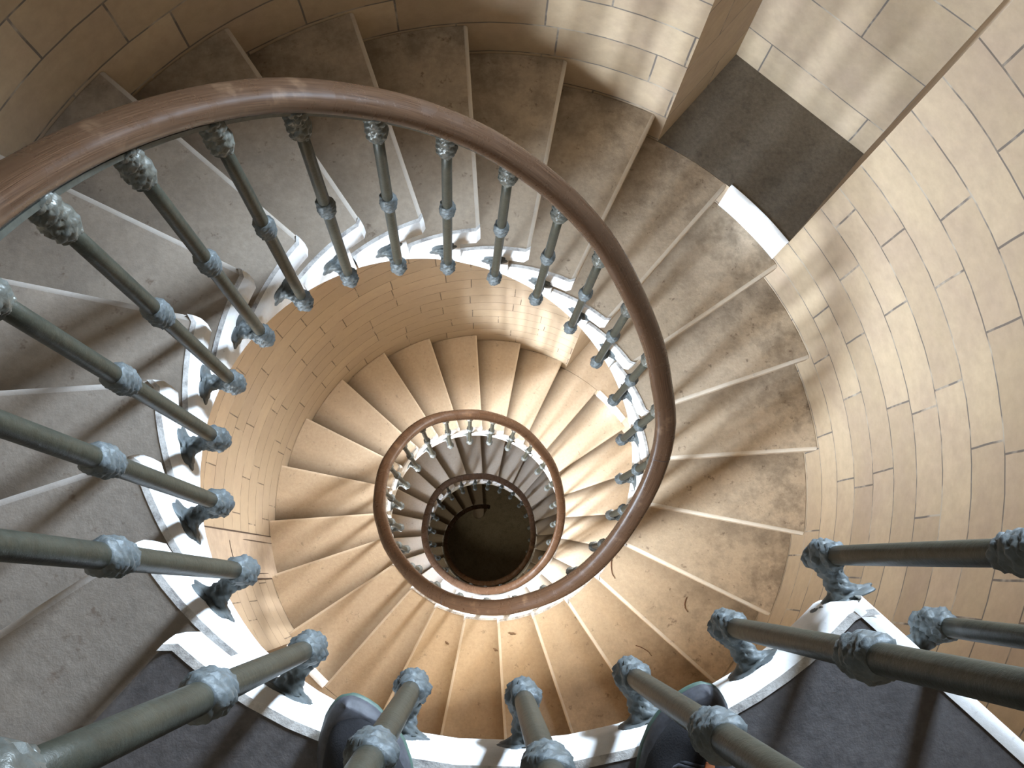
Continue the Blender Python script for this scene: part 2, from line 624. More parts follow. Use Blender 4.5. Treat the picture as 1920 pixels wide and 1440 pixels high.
def landing():
    rs = [None] + [RI + (RO - 0.002 - RI) * (i / 8) for i in range(1, 9)]
    k = 0.013
    verts, faces, fm = [], [], []

    def sec(r):
        e = 1 / r
        tr = math.asin(OVER / r)
        o_ = [((k - k * math.sin(PI / 2 * i / 4)) * e, -k + k * math.cos(PI / 2 * i / 4)) for i in range(5)]
        o_ += [(0.0, -NOSE + 0.006), (0.006 * e, -NOSE), (tr, -NOSE), (tr, H * tr / D - 0.305)]
        o_ += [(D + tr, H * (D + tr) / D - 0.305 if False else -0.13)]
        m_ = 22
        for i in range(1, m_ + 1):
            o_.append((D + tr + (EDGE - D - tr) * i / m_, -0.13))
        for i in range(5):
            a = PI / 2 * i / 4
            o_.append((EDGE - (0.012 - 0.012 * math.cos(a)) * e, -0.012 + 0.012 * math.sin(a)))
        for i in range(1, 26):
            o_.append((EDGE - 0.02 * e + (k * e - EDGE + 0.02 * e) * i / 26, 0.0))
        return o_
    secs = [sec(RI if r is None else r) for r in rs]
    n = len(secs[0])
    for r, s in zip(rs, secs):
        for (t, z) in s:
            rr = r
            if r is None:
                rr = clip_in(t, RI + 0.014) + max(0.0, 0.022 - (EDGE - t) * RI) * 0.6
            verts.append((rr * math.cos(t), rr * math.sin(t), z))
    for i in range(len(rs) - 1):
        for j in range(n):
            j2 = (j + 1) % n
            faces.append((i * n + j, i * n + j2, (i + 1) * n + j2, (i + 1) * n + j))
            fm.append(0)
    L = mesh_obj('stair_landing', verts, faces, M_LAND, mats=[M_LAND, M_WORN], fm=fm)
    fix_normals(L)
    sharp(L, 40)
    tag(L, 'dark worn stone landing where the two dark shoes stand, white inner edge', 'landing')
    L.rotation_euler = (0, 0, TH0)
    zb = lambda t: -NOSE if t <= TRI else (min(-0.105, -0.235 + (t - TRI) * 0.35))
    s = build_side_mesh(EDGE, zb, True, True)
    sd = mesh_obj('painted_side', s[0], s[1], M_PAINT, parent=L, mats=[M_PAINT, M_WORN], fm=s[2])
    sharp(sd, 30)
    sd['label'] = 'white limewashed edge of the landing towards the well'
    # painted band along the open right edge
    ev, ef = [], []
    ux, uy = math.cos(EDGE), math.sin(EDGE)
    px, py = -uy, ux
    m_ = 16
    for i in range(m_ + 1):
        r = RI + 0.01 + (RO - 0.006 - RI - 0.01) * i / m_
        w = 0.003 * noise.noise(Vector((r * 19, 3.1, 0)))
        for (d_, z) in ((0.004, -0.125), (0.0045, -0.012), (0.001, -0.003), (-0.010, 0.0012), (-0.020 + w, 0.0016)):
            ev.append((r * ux + d_ * px, r * uy + d_ * py, z))
    for i in range(m_):
        for j in range(4):
            ef.append((i * 5 + j, i * 5 + j + 1, (i + 1) * 5 + j + 1, (i + 1) * 5 + j))
    eb = fix_normals(mesh_obj('painted_edge', ev, ef, M_PAINT, parent=L))
    eb['label'] = 'worn white paint along the open right edge'
    return L


landing()

# ------------------------------------------------------------------ round wall, recesses, windows
NICHES = []
for j in range(7):
    NICHES.append((AXIS + PI * (j + 1), -12 * j * H))   # j=0 beside the landing, j=1 the big one in view

HA = math.asin(HALFW / RO)


def build_wall():
    ths = set()
    for a in (AXIS, AXIS + PI):
        ths.add(round((a - HA) % (2 * PI), 6))
        ths.add(round((a + HA) % (2 * PI), 6))
    keys = sorted(ths)
    allth = []
    for i, a in enumerate(keys):
        b = keys[(i + 1) % len(keys)]
        if b <= a:
            b += 2 * PI
        m_ = max(2, int((b - a) / math.radians(4)))
        for q in range(m_):
            allth.append(a + (b - a) * q / m_)
    zs = {ZF - 0.02, ZTOP}
    for (a, z) in NICHES:
        if z > ZF:
            zs.add(z)
            zs.add(min(ZTOP, z + NH))
    zs = sorted(zs)
    verts, faces, uvs = [], [], []
    nt_ = len(allth) + 1
    for z in zs:
        for i in range(nt_):
            t = allth[i] if i < len(allth) else allth[0] + 2 * PI
            verts.append((RO * math.cos(t), RO * math.sin(t), z))
            uvs.append((t * RO, z))
    for zi in range(len(zs) - 1):
        zm = (zs[zi] + zs[zi + 1]) / 2
        for i in range(nt_ - 1):
            t0 = allth[i]
            t1 = allth[i + 1] if i + 1 < len(allth) else allth[0] + 2 * PI
            tm = (t0 + t1) / 2
            hole = False
            for (a, z) in NICHES:
                d = (tm - a + PI) % (2 * PI) - PI
                if abs(d) < HA and z < zm < z + NH and z > ZF:
                    hole = True
            if not hole:
                a_ = zi * nt_ + i
                faces.append((a_, a_ + nt_, a_ + nt_ + 1, a_ + 1))
    w = struct(mesh_obj('wall_round', verts, faces, M_WALL, uvs=uvs, shade=True))
    return w


build_wall()
# outer skin so that no daylight leaks in
ov, of = [], []
for z in (ZF - 0.1, ZTOP + 0.1):
    for i in range(48):
        t = 2 * PI * i / 48
        ov.append((2.6 * math.cos(t), 2.6 * math.sin(t), z))

WIN_W, WIN_Z0, WIN_Z1 = 0.36, 1.72, 3.15


def window(idx, parent_m, z0):
    """casement with bars in the back wall of a recess; local x = depth, y = width."""
    root = link(bpy.data.objects.new('window_%d' % idx, None))
    struct(root)
    root.matrix_world = parent_m
    bars = []

    def bx(x0, x1, y0, y1, za, zb):
        b_ = len(bv)
        for x in (x0, x1):
            for y in (y0, y1):
                for z in (za, zb):
                    bv.append((x, y, z))
        for f in ((0, 1, 3, 2), (4, 6, 7, 5), (0, 4, 5, 1), (2, 3, 7, 6), (0, 2, 6, 4), (1, 5, 7, 3)):
            bf.append(tuple(b_ + q for q in f))
    bv, bf = [], []
    w = WIN_W / 2
    x = BACK + 0.10
    bx(x, x + 0.05, -w, -w + 0.03, WIN_Z0, WIN_Z1)
    bx(x, x + 0.05, w - 0.03, w, WIN_Z0, WIN_Z1)
    bx(x, x + 0.05, -w + 0.03, w - 0.03, WIN_Z0, WIN_Z0 + 0.03)
    bx(x, x + 0.05, -w + 0.03, w - 0.03, WIN_Z1 - 0.03, WIN_Z1)
    mesh_obj('window_frame', bv, bf, M_FRAME, parent=root, shade=False)
    bv, bf = [], []
    bx(x + 0.015, x + 0.035, -0.009, 0.009, WIN_Z0 + 0.03, WIN_Z1 - 0.03)
    for q in (1, 2):
        zz = WIN_Z0 + (WIN_Z1 - WIN_Z0) * q / 3
        bx(x + 0.015, x + 0.035, -w + 0.03, w - 0.03, zz - 0.009, zz + 0.009)
    mesh_obj('glazing_bar', bv, bf, M_FRAME, parent=root, shade=False)
    mesh_obj('window_pane', [(x + 0.025, -w + .03, WIN_Z0 + .03), (x + 0.025, w - .03, WIN_Z0 + .03), (x + 0.025, w - .03, WIN_Z1 - .03), (x + 0.025, -w + .03, WIN_Z1 - .03)],
             [(0, 1, 2, 3)], M_GLASS, parent=root, shade=False)
    return root


def recess(j, a, z):
    mw = Matrix.Translation((0, 0, z)) @ Matrix.Rotation(a, 4, 'Z')
    xf = RO * math.cos(HA)
    v, f, uv = [], [], []

    def quad(ps, us):
        b_ = len(v)
        v.extend(ps)
        uv.extend(us)
        f.append(tuple(range(b_, b_ + len(ps))))
    W = HALFW
    top = min(NH, ZTOP - z)
    for s in (1, -1):                                        # jambs
        quad([(xf, s * W, 0), (BACK, s * W, 0), (BACK, s * W, top), (xf, s * W, top)],
             [(xf + s, 0), (BACK + s, 0), (BACK + s, top), (xf + s, top)])
    w = WIN_W / 2
    for (y0, y1, za, zb) in ((-W, W, 0, WIN_Z0), (-W, W, WIN_Z1, top), (-W, -w, WIN_Z0, WIN_Z1), (w, W, WIN_Z0, WIN_Z1)):
        quad([(BACK, y0, za), (BACK, y1, za), (BACK, y1, zb), (BACK, y0, zb)], [(y0 + 5, za), (y1 + 5, za), (y1 + 5, zb), (y0 + 5, zb)])
    X = BACK + 0.16                                          # window reveal
    for s in (1, -1):
        quad([(BACK, s * w, WIN_Z0), (X, s * w, WIN_Z0), (X, s * w, WIN_Z1), (BACK, s * w, WIN_Z1)], [(8, WIN_Z0), (8.16, WIN_Z0), (8.16, WIN_Z1), (8, WIN_Z1)])
    for zz in (WIN_Z0, WIN_Z1):
        quad([(BACK, -w, zz), (X, -w, zz), (X, w, zz), (BACK, w, zz)], [(9, 0), (9.16, 0), (9.16, .4), (9, .4)])
    # head of the recess, following the round wall
    hd = [(BACK, -W, top), (BACK, W, top)]
    for i in range(9):
        t = HA - 2 * HA * i / 8
        hd.append((RO * math.cos(t), RO * math.sin(t), top))
    quad(hd, [(p_[1] + 3, p_[0]) for p_ in hd])
    o = struct(mesh_obj('wall_recess', v, f, M_WALL2, uvs=uv, shade=False))
    o.matrix_world = mw
    # recess floor
    fl = [(BACK, -W, 0), (BACK, W, 0)]
    for i in range(13):
        t = HA - 2 * HA * i / 12
        fl.append((RO * math.cos(t), RO * math.sin(t), 0))
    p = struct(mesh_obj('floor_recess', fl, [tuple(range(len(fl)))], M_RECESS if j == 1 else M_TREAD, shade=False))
    p.matrix_world = mw
    # white painted sill riser under the recess, over the next step down
    sv_, sf_ = [], []
    a0, a1 = -HA + 0.002, math.radians(-0.4)
    m_ = 10
    for i in range(m_ + 1):
        t = a0 + (a1 - a0) * i / m_
        w_ = 0.002 * noise.noise(Vector((t * 60, j, 0)))
        for (r, zz) in ((RO - 0.0015, -H), (RO - 0.004, -H + 0.004), (RO - 0.004, -0.006), (RO - 0.001, 0.0), (RO + 0.012 + w_, 0.003)):
            sv_.append((r * math.cos(t), r * math.sin(t), zz))
    for i in range(m_):
        for q in range(4):
            sf_.append((i * 5 + q, (i + 1) * 5 + q, (i + 1) * 5 + q + 1, i * 5 + q + 1))
    s_ = struct(mesh_obj('trim_%d' % (j + 1), sv_, sf_, M_PAINT, shade=True))
    s_.matrix_world = mw
    window(j + 1, mw, z)
    return mw


NMAT = []
for j, (a, z) in enumerate(NICHES):
    if z > ZF + 0.5:
        NMAT.append(recess(j, a, z))

# grey repaired block strip in the lower left wall, beside the hidden recess
pv, pf = [], []
t0, t1 = math.radians(-174.2), math.radians(-163.2)
m_ = 10
for i in range(m_ + 1):
    t = t0 + (t1 - t0) * i / m_
    for (r, zz) in ((RO, -4.88), (RO - 0.004, -4.875), (RO - 0.004, -2.9), (RO, -2.895)):
        pv.append((r * math.cos(t), r * math.sin(t), zz))
for i in range(m_):
    for q in range(3):
        pf.append((i * 4 + q, (i + 1) * 4 + q, (i + 1) * 4 + q + 1, i * 4 + q + 1))
struct(mesh_obj('wall_patch', pv, pf, M_PATCH))
gv, gf = [], []


def crack(ta, za, tb, zb, w):
    for i in range(7):
        u = i / 6
        t = math.radians(ta + (tb - ta) * u)
        z = za + (zb - za) * u + 0.012 * noise.noise(Vector((ta, u * 4, za)))
        dz, dt = (w, 0) if abs(tb - ta) * 0.023 > abs(zb - za) else (0, w / RO)
        s_ = 0.4 + 0.6 * math.sin(PI * min(0.95, u + 0.05))
        r = RO - 0.0055
        for q in (-1, 1):
            gv.append((r * math.cos(t + q * dt * s_), r * math.sin(t + q * dt * s_), z + q * dz * s_))
    b_ = len(gv) - 14
    for i in range(6):
        gf.append((b_ + 2 * i, b_ + 2 * i + 1, b_ + 2 * i + 3, b_ + 2 * i + 2))


crack(-174.2, -3.0, -174.2, -4.7, 0.004)
crack(-172.6, -3.9, -172.4, -4.6, 0.003)
crack(-163.3, -3.2, -163.3, -4.4, 0.006)
crack(-164.6, -3.9, -164.6, -4.35, 0.003)
crack(-172, -3.62, -165.5, -3.66, 0.006)
struct(mesh_obj('trim_crack', gv, gf, M_GAP))

# floor and ceiling
fv = [(0, 0, ZF)]
ff = []
for i in range(48):
    t = 2 * PI * i / 48
    fv.append((RO * 1.02 * math.cos(t), RO * 1.02 * math.sin(t), ZF))
for i in range(48):
    ff.append((0, 1 + i, 1 + (i + 1) % 48))
struct(mesh_obj('floor', fv, ff, M_FLOOR, shade=False))
cv_ = [(x * 1.0, y * 1.0, ZTOP) for (x, y, z) in fv]
struct(mesh_obj('ceiling', cv_, [tuple(reversed(t)) for t in ff], M_CEIL, shade=False))

# ------------------------------------------------------------------ handrail
RTAB = [(-8, .555), (5, .556), (6.2, .558), (7.5, .551), (8.8, .548), (10, .542), (11.1, .539), (12.4, .531), (13.9, .539), (14.9, .552), (17.1, .53), (20, .537),
        (21.3, .546), (22.7, .55), (24.3, .55), (25.8, .562), (27, .579), (28.7, .602), (30.5, .615), (32.4, .594), (34.3, .588), (36.2, .567), (38.3, .547), (42, .55), (46, .56),
        (51.5, .593), (54.4, .63), (56.6, .6), (59.3, .59), (62.6, .548), (66, .55), (90, .55)]


def rail_r(n):
    for (a, ra), (b, rb) in zip(RTAB, RTAB[1:]):
        if n <= b:
            return ra + (rb - ra) * smooth((n - a) / (b - a))
    return RTAB[-1][1]


def rail_z(n):
    zh = -H * n + 0.808
    if n >= 0.6:
        return zh
    if n <= -1.4:
        return 0.876
    u = (n + 1.4) / 2.0
    # Hermite from level to the slope of the stair
    h0, h1 = 0.876, -H * 0.6 + 0.808
    m1 = -H * 2.0
    return (2 * u ** 3 - 3 * u ** 2 + 1) * h0 + (-2 * u ** 3 + 3 * u ** 2) * h1 + (u ** 3 - u ** 2) * m1


def rail_path():
    pts = []
    e = TH0 + EDGE
    ux, uy = math.cos(e), math.sin(e)
    px, py = -uy, ux
    for i in range(13):                                      # guard along the open edge, from the wall in
        r = RO - 0.005 - (RO - 0.68) * i / 12
        pts.append(Vector((r * ux + 0.05 * px, r * uy + 0.05 * py, 0.876)))
    c0 = pts[-1]
    n0 = -5.45
    tn = TH0 - D * n0
    c3 = Vector((0.555 * math.cos(tn), 0.555 * math.sin(tn), 0.876))
    c1 = c0 + Vector((-ux, -uy, 0)) * 0.08
    c2 = c3 + Vector((-math.sin(tn), math.cos(tn), 0)) * 0.07
    for i in range(1, 12):
        u = i / 12
        pts.append(c0 * (1 - u) ** 3 + c1 * 3 * u * (1 - u) ** 2 + c2 * 3 * u * u * (1 - u) + c3 * u ** 3)
    n = n0
    while n < NSTEP + 0.6:
        t = TH0 - D * n
        r = rail_r(n)
        pts.append(Vector((r * math.cos(t), r * math.sin(t), rail_z(n))))
        n += 0.25
    return pts


RAILP = rail_path()
PROF = []
for i in range(20):                                          # moulded oval section
    a = 2 * PI * i / 20
    x = 0.033 * math.copysign(abs(math.cos(a)) ** 0.8, math.cos(a))
    y = 0.0245 * math.copysign(abs(math.sin(a)) ** 0.8, math.sin(a))
    if y < -0.010:
        x *= 0.86
    PROF.append((x, y))
BANDP = [(-0.017, -0.0235), (0.017, -0.0235), (0.017, -0.032), (-0.017, -0.032)]


def sweep(path, prof, name, mat, parent, shade=True, caps=True):
    verts, faces, uvs = [], [], []
    n = len(prof)
    L = 0.0
    for i, p in enumerate(path):
        a = path[max(0, i - 1)]
        b = path[min(len(path) - 1, i + 1)]
        t = (b - a).normalized()
        s = t.cross(Vector((0, 0, 1))).normalized()
        u = s.cross(t).normalized()
        if i:
            L += (p - path[i - 1]).length
        for j, (x, y) in enumerate(prof):
            verts.append(p + s * x + u * y)
            uvs.append((L, j / n))
    for i in range(len(path) - 1):
        for j in range(n):
            j2 = (j + 1) % n
            faces.append((i * n + j, i * n + j2, (i + 1) * n + j2, (i + 1) * n + j))
    if caps:
        faces.append(tuple(range(n)))
        faces.append(tuple((len(path) - 1) * n + j for j in range(n)))
    return fix_normals(mesh_obj(name, verts, faces, mat, parent=parent, uvs=uvs, shade=shade))


rail = sweep(RAILP, PROF, 'handrail', M_RAIL, None)
tag(rail, 'dark varnished wooden handrail spiralling down the whole stairwell above the balusters', 'handrail')
sweep(RAILP, BANDP, 'rail_band', M_BAND, rail, shade=False)['label'] = 'dark flat iron band under the wood'


def rail_joint(n):
    t = TH0 - D * n
    pts = []
    for q in (-0.0012, 0.0012):
        nn = n + q / (0.55 * D)
        tt = TH0 - D * nn
        pts.append(Vector((rail_r(nn) * math.cos(tt), rail_r(nn) * math.sin(tt), rail_z(nn))))
    sweep(pts, [(x * 1.012, y * 1.012) for x, y in PROF], 'rail_joint', M_JOINT, rail)


for n in (15.45, 22.6, 43.2):
    rail_joint(n)
# white paint fleck on the rail
t = TH0 - D * 15.95
fp = Vector((rail_r(15.95) * math.cos(t), rail_r(15.95) * math.sin(t), rail_z(15.95)))
fvv, fff = [], []
ex = Vector((math.cos(t), math.sin(t), 0))
et = Vector((math.sin(t), -math.cos(t), -0.5)).normalized()
for i in range(12):
    a = 2 * PI * i / 12
    q = fp + ex * (-0.004 + 0.006 * math.cos(a)) + et * (0.013 * math.sin(a)) + Vector((0, 0, 0.0285))
    fvv.append(q)
    fvv.append(q - Vector((0, 0, 0.004)))
fff.append(tuple(range(0, 24, 2)))
for i in range(12):
    i2 = (i + 1) % 12
    fff.append((2 * i, 2 * i + 1, 2 * i2 + 1, 2 * i2))
mesh_obj('paint_fleck', fvv, fff, M_FLECK, parent=rail)['label'] = 'small white paint fleck on the rail'

# ------------------------------------------------------------------ balusters


def lathe(prof, seg, leaf=0.0, nleaf=6, jit=0.0, seed=0, name='part', mat=None, parent=None, ox=0.0, oy=0.0, tw=0.0):
    verts, faces = [], []
    z0, z1 = prof[0][1], prof[-1][1]
    for i, (r, z) in enumerate(prof):
        u = (z - z0) / (z1 - z0)
        for s in range(seg):
            a = 2 * PI * s / seg
            ph = nleaf * (a + tw * u)
            lobe = 1 + leaf * (abs(math.cos(ph / 2 + (i // 2) * PI / 2)) - 0.5)
            rr = r * lobe
            p = Vector((rr * math.cos(a), rr * math.sin(a), z))
            if jit:
                d = jit * noise.noise(p * 70 + Vector((seed, seed * 2, 0)))
                d += 0.5 * jit * noise.noise(p * 160 + Vector((seed, 0, seed)))
                p += Vector((math.cos(a), math.sin(a), 0.3)) * d
            verts.append((p.x + ox, p.y + oy, p.z))
    n = len(prof)
    for i in range(n - 1):
        for s in range(seg):
            s2 = (s + 1) % seg
            faces.append((i * seg + s, i * seg + s2, (i + 1) * seg + s2, (i + 1) * seg + s))
    faces.append(tuple(reversed(range(seg))))
    faces.append(tuple((n - 1) * seg + s for s in range(seg)))
    return mesh_obj(name, verts, faces, mat, parent=parent)


def densify(prof, k=4):
    out = []
    for (a, b) in zip(prof, prof[1:]):
        for i in range(k):
            u = i / k
            out.append((a[0] + (b[0] - a[0]) * u, a[1] + (b[1] - a[1]) * u))
    out.append(prof[-1])
    return out


def make_baluster():
    root = link(bpy.data.objects.new('baluster', None))
    root.empty_display_size = 0.05
    # plain round shaft, slightly thinner at the top
    lathe([(0.0125, 0.02), (0.0132, 0.10), (0.0135, 0.43), (0.0138, 0.46), (0.0135, 0.5), (0.0128, 0.7), (0.0122, 0.84)], 18, name='shaft', mat=M_SHAFT, parent=root)
    # leafy elbow knob
    kp = [(0.004, -0.050), (0.010, -0.047), (0.0145, -0.040), (0.0170, -0.033), (0.0150, -0.026), (0.0190, -0.018), (0.0208, -0.009), (0.0198, 0.001),
          (0.0212, 0.010), (0.0195, 0.019), (0.0168, 0.025), (0.0180, 0.031), (0.0158, 0.038), (0.0135, 0.043)]
    lathe(densify(kp, 2), 32, 0.30, 7, 0.0050, 3, 'elbow_knob', M_ORN, root)
    # mid collar
    cp = [(0.0135, 0.420), (0.0165, 0.423), (0.0185, 0.430), (0.0172, 0.436), (0.0183, 0.441), (0.0206, 0.447), (0.0198, 0.453), (0.0208, 0.459),
          (0.0205, 0.466), (0.0178, 0.471), (0.0190, 0.476), (0.0170, 0.482), (0.0138, 0.485)]
    lathe(densify(cp, 2), 32, 0.18, 8, 0.0036, 9, 'collar', M_ORN, root)
    # leafy vase-shaped capital under the rail
    vp = [(0.0125, 0.775), (0.0175, 0.779), (0.0155, 0.785), (0.0190, 0.790), (0.0215, 0.798), (0.0225, 0.808), (0.0212, 0.818), (0.0185, 0.826), (0.0160, 0.833),
          (0.0180, 0.839), (0.0205, 0.846), (0.0195, 0.855), (0.0170, 0.862), (0.0190, 0.868), (0.0180, 0.880)]
    lathe(densify(vp, 2), 32, 0.30, 7, 0.0042, 17, 'capital', M_CAP, root)
    # horizontal bracket to the stone, local +x; flared leafy foot
    bp = [(0.010, 0.0), (0.0140, 0.010), (0.0158, 0.020), (0.0128, 0.027), (0.0142, 0.034), (0.0148, 0.040), (0.0155, 0.046), (0.021, 0.053), (0.027, 0.058), (0.032, 0.0605), (0.030, 0.0625)]
    b = lathe(densify(bp, 2), 30, 0.22, 6, 0.0052, 31, 'bracket', M_ORN, root)
    for v in b.data.vertices:
        x, y, z = v.co
        f = smooth((z - 0.045) / 0.015)
        yy = y * (1 + 0.25 * f)
        v.co = (z + 0.001, yy, x * (1.0 - 0.1 * f) - 0.004 - 0.006 * f)
    b.data.update()
    fix_normals(b)
    # leafy rosette against the stone
    rz = lathe([(0.012, 0.0555), (0.030, 0.0572), (0.037, 0.0600), (0.038, 0.0625)], 40, 0.34, 5, 0.0025, 47, 'rosette', M_ORN, b)
    for v in rz.data.vertices:
        x, y, z = v.co
        v.co = (z + 0.0015, y * 1.12, x - 0.008)
    rz.data.update()
    fix_normals(rz)
    return root


BAL = make_baluster()
used = [False]


def put_baluster(base, top, facing, label):
    o = BAL if not used[0] else copy_tree(BAL)
    used[0] = True
    z = (top - base).normalized()
    x = Vector((math.cos(facing), math.sin(facing), 0))
    x = (x - z * x.dot(z)).normalized()
    y = z.cross(x)
    sc = (top - base).length / 0.88
    m = Matrix(((x.x, y.x, z.x, base.x), (x.y, y.y, z.y, base.y), (x.z, y.z, z.z, base.z), (0, 0, 0, 1)))
    o.matrix_world = m @ Matrix.Diagonal((1, 1, sc, 1))
    tag(o, label, 'baluster', 'bronze balusters of the spiral stair')


def cyl(r, n, z):
    t = TH0 - D * n
    return Vector((r * math.cos(t), r * math.sin(t), z))


LB = ['thick verdigris baluster left of the left shoe, on the landing edge',
      'verdigris baluster whose shaft crosses the left shoe',
      'verdigris baluster standing between the two shoes at the landing edge',
      'verdigris baluster whose shaft crosses the right shoe',
      'dark baluster right of the right shoe, across the landing corner',
      'dark baluster at the outer corner of the landing, nearest the right wall']
for j in range(6):
    n = -0.94 - j
    r = 0.557
    fac = TH0 - D * n
    if j == 5:
        n, r = -6.05, 0.577
        fac = math.radians(-68)
    put_baluster(cyl(r, n, -0.06), cyl(rail_r(n) if j < 5 else 0.60, n - (0.02 if j < 5 else 0.05), 0.846), fac, LB[j])
e = TH0 + EDGE
put_baluster(Vector((0.735 * math.cos(math.radians(-41.85)), 0.735 * math.sin(math.radians(-41.85)), -0.03)),
             Vector((0.742 * math.cos(math.radians(-41.85)), 0.742 * math.sin(math.radians(-41.85)), 0.846)), e - PI / 2,
             'dark baluster on the open right edge of the landing, rightmost at the frame edge')


def bal_label(k):
    if k <= 6:
        return 'long bronze baluster on the left, beside the %s step down from the landing' % ORD[k]
    if k <= 11:
        return 'slender bronze baluster along the top of the first turn, beside the %s step down' % ORD[k]
    if k < 24:
        if k == 12:
            return 'grey green baluster beside the step level with the upper window recess'
        return 'grey green baluster beside the %s step down from the upper window recess' % ORD[k - 12]
    if k < 36:
        return 'small baluster inside the big rail loop, beside the %s step above the second right-hand recess' % ORD[36 - k]
    if k < 46:
        return 'small baluster inside the big rail loop, beside the %s step below the second right-hand recess' % (ORD[k - 36] if k > 36 else 'recessed')
    return 'tiny dark baluster deep in the well, %s one down inside the smallest rail ring' % ORD[k - 45]


for k in range(1, 66):
    nb = k - 0.78 + 0.10 * smooth((k - 6) / 7)
    nt_ = k - 0.53
    r_top = rail_r(nt_) - 0.002
    r_b = 0.555 if k < 24 else 0.556
    put_baluster(cyl(r_b, nb, -H * k - 0.06), cyl(r_top, nt_, rail_z(nt_) - 0.03), TH0 - D * nb, bal_label(k))

# ------------------------------------------------------------------ shoes


